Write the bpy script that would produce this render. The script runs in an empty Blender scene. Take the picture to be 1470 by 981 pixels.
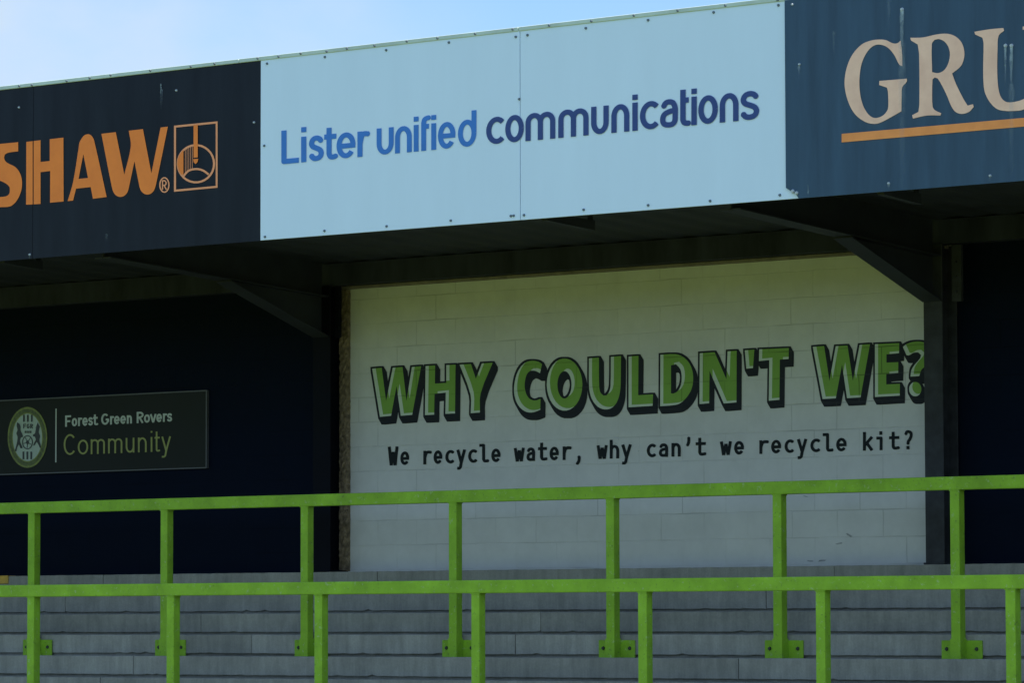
import bpy, bmesh, math, random
from mathutils import Vector, geometry
R = math.radians
random.seed(7)
S = bpy.context.scene
C = S.collection
EYE = 1.8                                     # eye height above the ground

# ------------------------------------------------------------------ camera
FPX, YAW, PITCH, ROLL = 5830.0, R(37.5), R(4.0), R(-.12)   # focal length for a 1470 px wide frame
cd = bpy.data.cameras.new('camera')
cam = bpy.data.objects.new('camera', cd)
C.objects.link(cam)
cd.sensor_width = 36.0
cd.lens = FPX / 1470 * 36
cd.clip_start = .5
cd.clip_end = 3000
fw = Vector((-math.sin(YAW) * math.cos(PITCH), math.cos(YAW) * math.cos(PITCH), math.sin(PITCH)))
r0 = Vector((math.cos(YAW), math.sin(YAW), 0))
u0 = r0.cross(fw)
rt = math.cos(ROLL) * r0 + math.sin(ROLL) * u0
up = -math.sin(ROLL) * r0 + math.cos(ROLL) * u0
from mathutils import Matrix
cam.matrix_world = Matrix(((rt.x, up.x, -fw.x, 0), (rt.y, up.y, -fw.y, 0), (rt.z, up.z, -fw.z, EYE), (0, 0, 0, 1)))
S.camera = cam

# ------------------------------------------------------------------ sky and sun
SUN_EL, SUN_AZ = R(57), R(78)                 # azimuth from +Y, positive towards +X: the sun stands off the right end, just behind the facade
w = bpy.data.worlds.new('World')
S.world = w
w.use_nodes = True
nt = w.node_tree
nt.nodes.clear()
N, L = nt.nodes.new, nt.links.new
out = N('ShaderNodeOutputWorld'); bg = N('ShaderNodeBackground'); sky = N('ShaderNodeTexSky')
sky.sky_type = 'NISHITA'; sky.sun_disc = False
sky.sun_elevation = SUN_EL; sky.sun_rotation = SUN_AZ
sky.air_density = 1.0; sky.dust_density = .15; sky.ozone_density = 3.5
tc = N('ShaderNodeTexCoord'); mp = N('ShaderNodeMapping'); mp.inputs['Scale'].default_value = (1, 1, 1.6)
nz = N('ShaderNodeTexNoise'); nz.inputs['Scale'].default_value = 9; nz.inputs['Detail'].default_value = 7; nz.inputs['Roughness'].default_value = .5
rp = N('ShaderNodeValToRGB'); rp.color_ramp.elements[0].position = .22; rp.color_ramp.elements[1].position = .58
dt = N('ShaderNodeVectorMath'); dt.operation = 'DOT_PRODUCT'
cdir = (fw + rt * ((60 - 735) / FPX) - up * ((95 - 490.5) / FPX)).normalized()
dt.inputs[1].default_value = cdir                       # the sky direction of a soft bank of cloud
mr = N('ShaderNodeMapRange'); mr.interpolation_type = 'SMOOTHSTEP'
mr.inputs[1].default_value = math.cos(R(7.0)); mr.inputs[2].default_value = math.cos(R(.8)); mr.inputs[3].default_value = .0; mr.inputs[4].default_value = 1.3
nv = N('ShaderNodeVectorMath'); nv.operation = 'NORMALIZE'
mulc = N('ShaderNodeMath'); mulc.operation = 'MULTIPLY'; mulc.use_clamp = True
mx = N('ShaderNodeMix'); mx.data_type = 'RGBA'
mx.inputs[7].default_value = (3.9, 4.75, 5.6, 1)
tint = N('ShaderNodeMix'); tint.data_type = 'RGBA'; tint.blend_type = 'MULTIPLY'; tint.inputs[0].default_value = 1
tint.inputs[7].default_value = (.87, .97, 1.24, 1)       # cool daylight balance of the photograph
L(sky.outputs['Color'], tint.inputs[6]); L(tint.outputs[2], mx.inputs[6])
L(tc.outputs['Generated'], nv.inputs[0]); L(nv.outputs[0], dt.inputs[0]); L(dt.outputs['Value'], mr.inputs[0])
L(tc.outputs['Generated'], mp.inputs['Vector']); L(mp.outputs['Vector'], nz.inputs['Vector']); L(nz.outputs['Fac'], rp.inputs['Fac'])
L(rp.outputs['Color'], mulc.inputs[0]); L(mr.outputs[0], mulc.inputs[1])
L(mulc.outputs[0], mx.inputs[0])
# broad bright cloud added in the unseen sky opposite, to light the facade
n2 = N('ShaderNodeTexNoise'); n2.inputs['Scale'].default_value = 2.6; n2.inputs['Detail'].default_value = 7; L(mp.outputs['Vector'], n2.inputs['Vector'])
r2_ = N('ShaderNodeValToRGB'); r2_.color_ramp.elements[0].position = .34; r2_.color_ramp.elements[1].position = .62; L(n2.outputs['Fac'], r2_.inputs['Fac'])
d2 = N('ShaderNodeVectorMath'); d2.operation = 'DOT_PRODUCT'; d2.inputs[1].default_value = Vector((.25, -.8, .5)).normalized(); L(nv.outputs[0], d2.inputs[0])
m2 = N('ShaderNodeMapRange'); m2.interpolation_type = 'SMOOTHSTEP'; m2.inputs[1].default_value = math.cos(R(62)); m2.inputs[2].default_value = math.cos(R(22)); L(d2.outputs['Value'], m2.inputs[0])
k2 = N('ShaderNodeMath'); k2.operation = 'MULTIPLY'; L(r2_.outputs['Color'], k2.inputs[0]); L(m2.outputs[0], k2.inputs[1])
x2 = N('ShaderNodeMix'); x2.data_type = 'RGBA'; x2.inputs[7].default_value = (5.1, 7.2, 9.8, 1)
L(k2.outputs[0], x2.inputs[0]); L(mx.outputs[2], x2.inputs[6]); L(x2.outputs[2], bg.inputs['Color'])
bg.inputs['Strength'].default_value = .108
L(bg.outputs['Background'], out.inputs['Surface'])
ld = bpy.data.lights.new('sun', 'SUN'); ld.energy = 5.0; ld.angle = R(.5); ld.color = (1, .95, .87)
sun = bpy.data.objects.new('sun', ld); C.objects.link(sun)
to_sun = Vector((math.sin(SUN_AZ) * math.cos(SUN_EL), math.cos(SUN_AZ) * math.cos(SUN_EL), math.sin(SUN_EL)))
sun.rotation_euler = to_sun.to_track_quat('Z', 'Y').to_euler()
sun.location = (0, 60, 40)
S.view_settings.view_transform = 'Standard'
S.view_settings.look = 'None'
S.view_settings.exposure = 0.62
S.view_settings.gamma = 1.0
S.cycles.max_bounces = 8
S.cycles.diffuse_bounces = 5

# ------------------------------------------------------------------ helpers
def at(x, y, Y):                              # photo pixel -> point on the plane at depth Y
    d = fw + rt * ((x - 735) / FPX) - up * ((y - 490.5) / FPX)
    d = d * (Y / d.y)
    return Vector((d.x, d.y, d.z + EYE))

def atx(x, y, X):                             # photo pixel -> point on the plane at X
    d = fw + rt * ((x - 735) / FPX) - up * ((y - 490.5) / FPX)
    d = d * (X / d.x)
    return Vector((d.x, d.y, d.z + EYE))

def material(name, col, rough=.6, var=.12, scale=6.0, metallic=0.0, bump=0.0, bscale=60.0, streak=0.0, spec=.5, coat=0.0):
    m = bpy.data.materials.new(name); m.use_nodes = True
    t = m.node_tree; b = t.nodes['Principled BSDF']
    b.inputs['Metallic'].default_value = metallic
    b.inputs['Specular IOR Level'].default_value = spec
    b.inputs['Coat Weight'].default_value = coat
    tc = t.nodes.new('ShaderNodeTexCoord')
    n1 = t.nodes.new('ShaderNodeTexNoise'); n1.inputs['Scale'].default_value = scale; n1.inputs['Detail'].default_value = 8; n1.inputs['Roughness'].default_value = .62
    mpn = t.nodes.new('ShaderNodeMapping')
    t.links.new(tc.outputs['Object'], mpn.inputs['Vector'])
    if streak: mpn.inputs['Scale'].default_value = (streak, streak, .25)
    t.links.new(mpn.outputs['Vector'], n1.inputs['Vector'])
    rmp = t.nodes.new('ShaderNodeValToRGB')
    c = Vector(col)
    rmp.color_ramp.elements[0].position = .32; rmp.color_ramp.elements[1].position = .70
    rmp.color_ramp.elements[0].color = (*[max(0, v * (1 - var)) for v in c], 1)
    rmp.color_ramp.elements[1].color = (*[min(1, v * (1 + var)) for v in c], 1)
    t.links.new(n1.outputs['Fac'], rmp.inputs['Fac'])
    t.links.new(rmp.outputs['Color'], b.inputs['Base Color'])
    mr = t.nodes.new('ShaderNodeMapRange'); mr.inputs[3].default_value = max(.03, rough - .1); mr.inputs[4].default_value = min(1, rough + .12)
    t.links.new(n1.outputs['Fac'], mr.inputs[0]); t.links.new(mr.outputs[0], b.inputs['Roughness'])
    if bump:
        n2 = t.nodes.new('ShaderNodeTexNoise'); n2.inputs['Scale'].default_value = bscale; n2.inputs['Detail'].default_value = 5
        t.links.new(tc.outputs['Object'], n2.inputs['Vector'])
        bp = t.nodes.new('ShaderNodeBump'); bp.inputs['Strength'].default_value = bump; bp.inputs['Distance'].default_value = .01
        t.links.new(n2.outputs['Fac'], bp.inputs['Height']); t.links.new(bp.outputs['Normal'], b.inputs['Normal'])
    m['ramp'] = rmp.name
    return m

def blockwork(name, col, rough, dirt, dirt_fac=.7, bump=.55, row_off=0.0):
    """painted 450 x 225 blockwork: joints as relief, some of them dirty"""
    m = bpy.data.materials.new(name); m.use_nodes = True
    t = m.node_tree; b = t.nodes['Principled BSDF']; n = t.nodes.new; l = t.links.new
    b.inputs['Roughness'].default_value = rough
    g = n('ShaderNodeNewGeometry'); sp = n('ShaderNodeSeparateXYZ'); cb = n('ShaderNodeCombineXYZ')
    l(g.outputs['Position'], sp.inputs[0]); l(sp.outputs['X'], cb.inputs['X'])
    ad = n('ShaderNodeMath'); ad.operation = 'ADD'; ad.inputs[1].default_value = row_off
    l(sp.outputs['Z'], ad.inputs[0]); l(ad.outputs[0], cb.inputs['Y'])
    wob = n('ShaderNodeTexNoise'); wob.inputs['Scale'].default_value = 7; l(cb.outputs[0], wob.inputs['Vector'])
    vs = n('ShaderNodeVectorMath'); vs.operation = 'SCALE'; vs.inputs['Scale'].default_value = .012; l(wob.outputs['Color'], vs.inputs[0])
    va = n('ShaderNodeVectorMath'); va.operation = 'ADD'; l(cb.outputs[0], va.inputs[0]); l(vs.outputs[0], va.inputs[1])
    br = n('ShaderNodeTexBrick'); l(va.outputs[0], br.inputs['Vector'])
    br.inputs['Scale'].default_value = 1; br.inputs['Brick Width'].default_value = .45; br.inputs['Row Height'].default_value = .225
    br.inputs['Mortar Size'].default_value = .005; br.inputs['Mortar Smooth'].default_value = .35
    br.inputs['Color1'].default_value = (0, 0, 0, 1); br.inputs['Color2'].default_value = (1, 1, 1, 1); br.inputs['Mortar'].default_value = (.5, .5, .5, 1)
    fine = n('ShaderNodeTexNoise'); fine.inputs['Scale'].default_value = 55; fine.inputs['Detail'].default_value = 6; l(g.outputs['Position'], fine.inputs['Vector'])
    big = n('ShaderNodeTexNoise'); big.inputs['Scale'].default_value = 1.7; big.inputs['Detail'].default_value = 6; l(g.outputs['Position'], big.inputs['Vector'])
    msk = n('ShaderNodeValToRGB'); msk.color_ramp.elements[0].position = .46; msk.color_ramp.elements[1].position = .66; l(big.outputs['Fac'], msk.inputs['Fac'])
    # block to block tone plus soft grime
    c = Vector(col)
    mix1 = n('ShaderNodeMix'); mix1.data_type = 'RGBA'
    mix1.inputs[6].default_value = (*(c * .988), 1); mix1.inputs[7].default_value = (*[min(1, v) for v in c * 1.008], 1)
    l(br.outputs['Color'], mix1.inputs[0])
    gr = n('ShaderNodeTexNoise'); gr.inputs['Scale'].default_value = 3.3; gr.inputs['Detail'].default_value = 9; gr.inputs['Roughness'].default_value = .68; l(g.outputs['Position'], gr.inputs['Vector'])
    grr = n('ShaderNodeMapRange'); grr.inputs[1].default_value = .35; grr.inputs[2].default_value = .75; grr.inputs[3].default_value = 1.0; grr.inputs[4].default_value = .86; l(gr.outputs['Fac'], grr.inputs[0])
    mul = n('ShaderNodeMix'); mul.data_type = 'RGBA'; mul.blend_type = 'MULTIPLY'; mul.inputs[0].default_value = 1
    l(mix1.outputs[2], mul.inputs[6]); l(grr.outputs[0], mul.inputs[7])
    f = n('ShaderNodeMath'); f.operation = 'MULTIPLY'; l(br.outputs['Fac'], f.inputs[0]); l(msk.outputs['Color'], f.inputs[1])
    f2 = n('ShaderNodeMath'); f2.operation = 'MULTIPLY'; f2.inputs[1].default_value = dirt_fac; l(f.outputs[0], f2.inputs[0])
    mix2 = n('ShaderNodeMix'); mix2.data_type = 'RGBA'; l(f2.outputs[0], mix2.inputs[0]); l(mul.outputs[2], mix2.inputs[6]); mix2.inputs[7].default_value = (*dirt, 1)
    l(mix2.outputs[2], b.inputs['Base Color'])
    h = n('ShaderNodeMath'); h.operation = 'MULTIPLY_ADD'; h.inputs[1].default_value = -1.0; l(br.outputs['Fac'], h.inputs[0])
    h2 = n('ShaderNodeMath'); h2.operation = 'MULTIPLY'; h2.inputs[1].default_value = .35; l(fine.outputs['Fac'], h2.inputs[0]); l(h2.outputs[0], h.inputs[2])
    bp = n('ShaderNodeBump'); bp.inputs['Strength'].default_value = bump; bp.inputs['Distance'].default_value = .006
    l(h.outputs[0], bp.inputs['Height']); l(bp.outputs['Normal'], b.inputs['Normal'])
    return m

M = {}
M['white_block'] = blockwork('painted white blockwork', (.61, .61, .585), .75, (.22, .22, .2), .42, bump=.5, row_off=-.055)
M['navy_block'] = blockwork('painted navy blockwork', (.0014, .0050, .0150), .9, (.001, .0015, .003), .5, bump=.2)
M['navy_block'].node_tree.nodes['Principled BSDF'].inputs['Specular IOR Level'].default_value = .12
M['rough_stone'] = material('rough exposed block edge', (.225, .17, .105), .95, .55, 22, bump=1.0, bscale=45)
M['dark_steel'] = material('dark painted steel', (.023, .026, .034), .65, .35, 3, bump=.1, bscale=30, spec=.35)
M['navy_steel'] = material('navy black painted steel', (.003, .004, .008), .7, .35, 3, bump=.1, bscale=30, spec=.1)
M['grey_steel'] = material('weathered grey painted steel', (.030, .032, .036), .7, .45, 7, bump=.2, bscale=30, spec=.3)
M['dark_timber'] = material('dark green grey boarding', (.024, .027, .040), .85, .5, 5, streak=1.0, spec=.3)
M['roof_sheet'] = material('dark roof sheet', (.030, .034, .042), .75, .25, 3, spec=.3)
M['trim'] = material('weathered batten', (.19, .16, .13), .8, .3, 9)
M['capping'] = material('pale green grey capping metal', (.52, .62, .55), .5, .12, 4)
M['ice_panel'] = material('pale blue sign face', (.69, .83, .97), .45, .022, 2.2, streak=1.3, bump=.2, bscale=1.3)
M['ink_panel'] = material('near black blue sign face', (.013, .0165, .023), .34, .28, 2.4, streak=2.0, spec=.12)
M['navy_panel'] = material('faded navy sign face', (.040, .082, .135), .36, .20, 2.6, streak=2.5, spec=.25)
M['orange'] = material('faded orange vinyl', (.97, .25, .045), .5, .08, 5, spec=.2)
M['peach'] = material('pale peach vinyl', (.93, .36, .17), .5, .08, 5, spec=.2)
M['cream'] = material('faded cream vinyl', (.95, .57, .42), .5, .12, 5, spec=.2)
M['amber'] = material('amber vinyl line', (.94, .33, .10), .5, .10, 6, spec=.2)
M['royal'] = material('royal blue vinyl', (.035, .19, .60), .45, .08, 5)
M['indigo'] = material('indigo vinyl', (.022, .055, .22), .45, .10, 5)
M['green_face'] = blockwork('leaf green wall paint', (.215, .385, .075), .75, (.07, .12, .03), .7, row_off=-.055)
M['light_face'] = blockwork('pale grey green wall paint', (.58, .66, .55), .75, (.3, .34, .28), .5, row_off=-.055)
M['shadow_ink'] = blockwork('blue black wall paint', (.019, .022, .028), .75, (.06, .065, .07), .5, row_off=-.055)
M['slogan_ink'] = blockwork('black wall paint', (.012, .016, .018), .75, (.05, .06, .06), .5, row_off=-.055)
M['rail_green'] = material('lime green rail paint', (.25, .455, .030), .45, .25, 3.0, spec=.18, bump=.06, bscale=35)
def worn(m, col, amount, scale):
    """small chips and rubbed patches in a paint coat"""
    t = m.node_tree; b = t.nodes['Principled BSDF']; n = t.nodes.new; l = t.links.new
    g = n('ShaderNodeNewGeometry'); v = n('ShaderNodeTexNoise'); v.inputs['Scale'].default_value = scale; v.inputs['Detail'].default_value = 6; v.inputs['Roughness'].default_value = .7
    l(g.outputs['Position'], v.inputs['Vector'])
    r = n('ShaderNodeValToRGB'); r.color_ramp.elements[0].position = .60; r.color_ramp.elements[1].position = .65; l(v.outputs['Fac'], r.inputs['Fac'])
    f = n('ShaderNodeMath'); f.operation = 'MULTIPLY'; f.inputs[1].default_value = amount; l(r.outputs['Color'], f.inputs[0])
    x = n('ShaderNodeMix'); x.data_type = 'RGBA'; src = b.inputs['Base Color'].links[0].from_socket
    l(f.outputs[0], x.inputs[0]); l(src, x.inputs[6]); x.inputs[7].default_value = (*col, 1); l(x.outputs[2], b.inputs['Base Color'])
worn(M['rail_green'], (.42, .52, .30), .45, 26)
worn(M['rail_green'], (.10, .13, .05), .55, 41)
M['bolt_dark'] = material('dark bolt', (.03, .035, .03), .6, .3, 20)
M['screw_dark'] = material('grey screw head', (.11, .14, .17), .5, .2, 20)
M['screw_pale'] = material('pale screw head', (.45, .50, .53), .5, .1, 20)
M['sign_dark'] = material('charcoal sign face', (.007, .010, .007), .55, .2, 3, spec=.2)
M['sign_white'] = material('pale sign lettering', (.42, .47, .42), .55, .06, 5)
M['sign_lime'] = material('olive lime sign lettering', (.27, .29, .075), .55, .08, 5)
M['sign_frame'] = material('thin grey sign frame', (.085, .09, .095), .5, .15, 6)
M['crest_ring'] = material('green crest ring', (.17, .20, .035), .55, .35, 30)
M['crest_ring_dark'] = material('dark green crest band', (.075, .10, .02), .55, .6, 34)
M['crest_field'] = material('pale crest field', (.36, .44, .37), .55, .06, 9)
M['crest_ink'] = material('black crest drawing', (.02, .025, .025), .55, .1, 9)
M['yellow'] = material('yellow step paint', (.55, .34, .05), .7, .2, 8)
M['scuff'] = material('grey scuff', (.33, .34, .33), .8, .3, 14)

def grass_mat():
    m = material('mown grass', (.118, .158, .006), .9, .30, 1.6, bump=.5, bscale=40)
    return m
M['grass'] = grass_mat()
M['ground'] = material('grey asphalt ground', (.10, .10, .095), .9, .2, 2, bump=.3)

def concrete():
    m = bpy.data.materials.new('weathered terrace concrete'); m.use_nodes = True
    t = m.node_tree; b = t.nodes['Principled BSDF']; n = t.nodes.new; l = t.links.new
    b.inputs['Roughness'].default_value = .88
    g = n('ShaderNodeNewGeometry')
    a = n('ShaderNodeTexNoise'); a.inputs['Scale'].default_value = 2.4; a.inputs['Detail'].default_value = 10; a.inputs['Roughness'].default_value = .7; l(g.outputs['Position'], a.inputs['Vector'])
    mp = n('ShaderNodeMapping'); mp.inputs['Scale'].default_value = (7, 7, .9); l(g.outputs['Position'], mp.inputs['Vector'])
    st = n('ShaderNodeTexNoise'); st.inputs['Scale'].default_value = 2.0; st.inputs['Detail'].default_value = 8; st.inputs['Roughness'].default_value = .7; l(mp.outputs[0], st.inputs['Vector'])
    sp = n('ShaderNodeTexNoise'); sp.inputs['Scale'].default_value = 60; sp.inputs['Detail'].default_value = 4; l(g.outputs['Position'], sp.inputs['Vector'])
    r1 = n('ShaderNodeValToRGB'); e = r1.color_ramp.elements
    e[0].position = .30; e[0].color = (.215, .212, .185, 1); e[1].position = .70; e[1].color = (.325, .318, .275, 1)
    l(a.outputs['Fac'], r1.inputs['Fac'])
    r2 = n('ShaderNodeMapRange'); r2.inputs[1].default_value = .34; r2.inputs[2].default_value = .68; r2.inputs[3].default_value = .82; r2.inputs[4].default_value = 1.12; l(st.outputs['Fac'], r2.inputs[0])
    r3 = n('ShaderNodeMapRange'); r3.inputs[1].default_value = .3; r3.inputs[2].default_value = .7; r3.inputs[3].default_value = .92; r3.inputs[4].default_value = 1.06; l(sp.outputs['Fac'], r3.inputs[0])
    mm = n('ShaderNodeMath'); mm.operation = 'MULTIPLY'; l(r2.outputs[0], mm.inputs[0]); l(r3.outputs[0], mm.inputs[1])
    oi = n('ShaderNodeAttribute'); oi.attribute_type = 'GEOMETRY'; oi.attribute_name = 'tone'
    m3 = n('ShaderNodeMath'); m3.operation = 'MULTIPLY'; l(mm.outputs[0], m3.inputs[0]); l(oi.outputs['Fac'], m3.inputs[1])
    mu = n('ShaderNodeVectorMath'); mu.operation = 'SCALE'; l(r1.outputs['Color'], mu.inputs[0]); l(m3.outputs[0], mu.inputs['Scale'])
    l(mu.outputs[0], b.inputs['Base Color'])
    bp = n('ShaderNodeBump'); bp.inputs['Strength'].default_value = .28; bp.inputs['Distance'].default_value = .006
    ab = n('ShaderNodeMath'); ab.operation = 'ADD'; l(sp.outputs['Fac'], ab.inputs[0]); l(st.outputs['Fac'], ab.inputs[1])
    l(ab.outputs[0], bp.inputs['Height']); l(bp.outputs['Normal'], b.inputs['Normal'])
    return m
M['concrete'] = concrete()

for k_ in ('slogan_ink', 'shadow_ink', 'green_face', 'light_face'): M[k_].node_tree.nodes['Principled BSDF'].inputs['Specular IOR Level'].default_value = .2
def stain_mat():
    """lime run-off below a fixing: pale, broken up and thinning downwards"""
    m = bpy.data.materials.new('lime run off stain'); m.use_nodes = True
    t = m.node_tree; b = t.nodes['Principled BSDF']; n = t.nodes.new; l = t.links.new
    b.inputs['Base Color'].default_value = (.45, .56, .62, 1); b.inputs['Roughness'].default_value = .7
    at_ = n('ShaderNodeAttribute'); at_.attribute_name = 'fade'
    g = n('ShaderNodeNewGeometry'); nz = n('ShaderNodeTexNoise'); nz.inputs['Scale'].default_value = 18; nz.inputs['Detail'].default_value = 6; l(g.outputs['Position'], nz.inputs['Vector'])
    mr = n('ShaderNodeMapRange'); mr.inputs[1].default_value = .3; mr.inputs[2].default_value = .7; mr.inputs[3].default_value = .35; mr.inputs[4].default_value = 1.2; l(nz.outputs['Fac'], mr.inputs[0])
    mu = n('ShaderNodeMath'); mu.operation = 'MULTIPLY'; mu.use_clamp = True; l(at_.outputs['Fac'], mu.inputs[0]); l(mr.outputs[0], mu.inputs[1])
    l(mu.outputs[0], b.inputs['Alpha'])
    return m
M['stain'] = stain_mat()

# ---- things and parts
def root_loc(o):
    v = Vector((0, 0, 0))
    while o is not None:
        v += o.location; o = o.parent
    return v

def tag(o, label=None, cat=None, group=None, kind=None):
    if label: o['label'] = label
    if cat: o['category'] = cat
    if group: o['group'] = group
    if kind: o['kind'] = kind
    return o

def thing(name, loc, label, cat, group=None):
    o = bpy.data.objects.new(name, None); C.objects.link(o); o.location = loc
    o.empty_display_size = .2
    return tag(o, label, cat, group)

def obj(name, bm, mats, parent=None, origin=None, smooth=False):
    """bm is in world coordinates"""
    me = bpy.data.meshes.new(name)
    o = bpy.data.objects.new(name, me); C.objects.link(o)
    base = root_loc(parent) if parent else Vector((0, 0, 0))
    if origin is not None:
        o.location = Vector(origin) - base
        base = Vector(origin)
    if parent: o.parent = parent
    bmesh.ops.translate(bm, verts=bm.verts, vec=-base)
    bm.normal_update()
    bm.to_mesh(me); bm.free()
    for m in (mats if isinstance(mats, (list, tuple)) else [mats]): me.materials.append(m)
    if smooth:
        for p in me.polygons: p.use_smooth = True
    return o

def box(bm, lo, hi, mi=0, bev=0.0, seg=1):
    t = bmesh.new()
    vs = [t.verts.new((x, y, z)) for x in (lo[0], hi[0]) for y in (lo[1], hi[1]) for z in (lo[2], hi[2])]
    for q in ((0, 1, 3, 2), (4, 6, 7, 5), (0, 4, 5, 1), (2, 3, 7, 6), (0, 2, 6, 4), (1, 5, 7, 3)):
        t.faces.new([vs[i] for i in q])
    bmesh.ops.recalc_face_normals(t, faces=t.faces)
    if bev: bmesh.ops.bevel(t, geom=t.edges[:], offset=bev, segments=seg, affect='EDGES', profile=.6)
    merge(bm, t, mi)
    return bm

def merge(bm, t, mi=0):
    mp = {}
    for v in t.verts: mp[v] = bm.verts.new(v.co)
    for f in t.faces:
        nf = bm.faces.new([mp[v] for v in f.verts]); nf.material_index = mi
    t.free()

def prism(bm, pts, d, mi=0):
    """closed prism: polygon pts (3D) swept by vector d"""
    t = bmesh.new()
    a = [t.verts.new(p) for p in pts]; b = [t.verts.new(Vector(p) + Vector(d)) for p in pts]
    n = len(pts)
    t.faces.new(a[::-1]); t.faces.new(b)
    for i in range(n): t.faces.new((a[i], a[(i + 1) % n], b[(i + 1) % n], b[i]))
    bmesh.ops.recalc_face_normals(t, faces=t.faces)
    merge(bm, t, mi)
    return bm

def disc(bm, c, r, depth, mi=0, n=10, axis='Y'):
    """short cylinder/dome whose face looks to -Y"""
    t = bmesh.new()
    bmesh.ops.create_cone(t, cap_ends=True, segments=n, radius1=r, radius2=r * .7, depth=depth)
    bmesh.ops.rotate(t, verts=t.verts, cent=(0, 0, 0), matrix=Matrix.Rotation(R(90), 3, 'X'))
    bmesh.ops.translate(t, verts=t.verts, vec=c)
    merge(bm, t, mi)

# ------------------------------------------------------------------ lettering engine
# shapes are 2D polygons (x, -y in photo pixels of the flat board), overlaid by a constrained triangulation
def ccw(p):
    a = sum(p[i][0] * p[(i + 1) % len(p)][1] - p[(i + 1) % len(p)][0] * p[i][1] for i in range(len(p)))
    return p if a > 0 else p[::-1]

def overlay(polys, classify):
    """polys: [(points, tag)]; classify(set of tags) -> material index or None. returns verts, faces with index"""
    co, fc, tg = [], [], []
    for p, t in polys:
        p = ccw([tuple(q) for q in p])
        fc.append(list(range(len(co), len(co) + len(p)))); co += [Vector(q) for q in p]; tg.append(t)
    v, e, f, ov, oe, of = geometry.delaunay_2d_cdt(co, [], fc, 0, 1e-4, True)
    res = []
    for tri, src in zip(f, of):
        if not src: continue
        k = classify({tg[i] for i in src})
        if k is not None: res.append((tri, k))
    return v, res

def lay(bm, polys, classify, Y, base_y=None, to3d=None):
    v, tris = overlay(polys, classify)
    vs = {}
    for tri, k in tris:
        q = []
        for i in tri:
            if i not in vs: vs[i] = bm.verts.new(to3d(v[i]) if to3d else at(v[i][0], -v[i][1], Y))
            q.append(vs[i])
        try: f = bm.faces.new(q)
        except ValueError: continue
        f.material_index = k
    return bm

def face_front(bm):
    bm.normal_update()
    for f in bm.faces:
        if f.normal.y > 0: f.normal_flip()

FILL = lambda s: 0 if 'f' in s and 'h' not in s else None

def stroke(path, w, rounded=True, closed=False):
    """polygons of one pen stroke of width w with butt ends"""
    res = []; n = len(path)
    for i in range(n if closed else n - 1):
        p, q = Vector(path[i]), Vector(path[(i + 1) % n])
        d = q - p
        if d.length < 1e-6: continue
        nrm = Vector((-d.y, d.x)).normalized() * (w / 2)
        res.append([p + nrm, p - nrm, q - nrm, q + nrm])
    idx = range(n) if closed else range(1, n - 1)
    for i in idx:
        c = Vector(path[i])
        res.append([c + Vector((math.cos(k * math.pi / 5 + .1), math.sin(k * math.pi / 5 + .1))) * (w / 2) for k in range(10)])
    return res

def arc(cx, cy, rx, ry, a0, a1, n=14):
    return [(cx + rx * math.cos(R(a0 + (a1 - a0) * i / n)), cy + ry * math.sin(R(a0 + (a1 - a0) * i / n))) for i in range(n + 1)]

def spline(pts, n=5):
    P = [Vector(p) for p in pts]; P = [P[0] * 2 - P[1]] + P + [P[-1] * 2 - P[-2]]
    res = []
    for i in range(1, len(P) - 2):
        for k in range(n):
            t = k / n
            a, b, c, d = P[i - 1], P[i], P[i + 1], P[i + 2]
            res.append(.5 * ((2 * b) + (-a + c) * t + (2 * a - 5 * b + 4 * c - d) * t * t + (-a + 3 * b - 3 * c + d) * t ** 3))
    return [tuple(p) for p in res] + [tuple(P[-2])]

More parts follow.
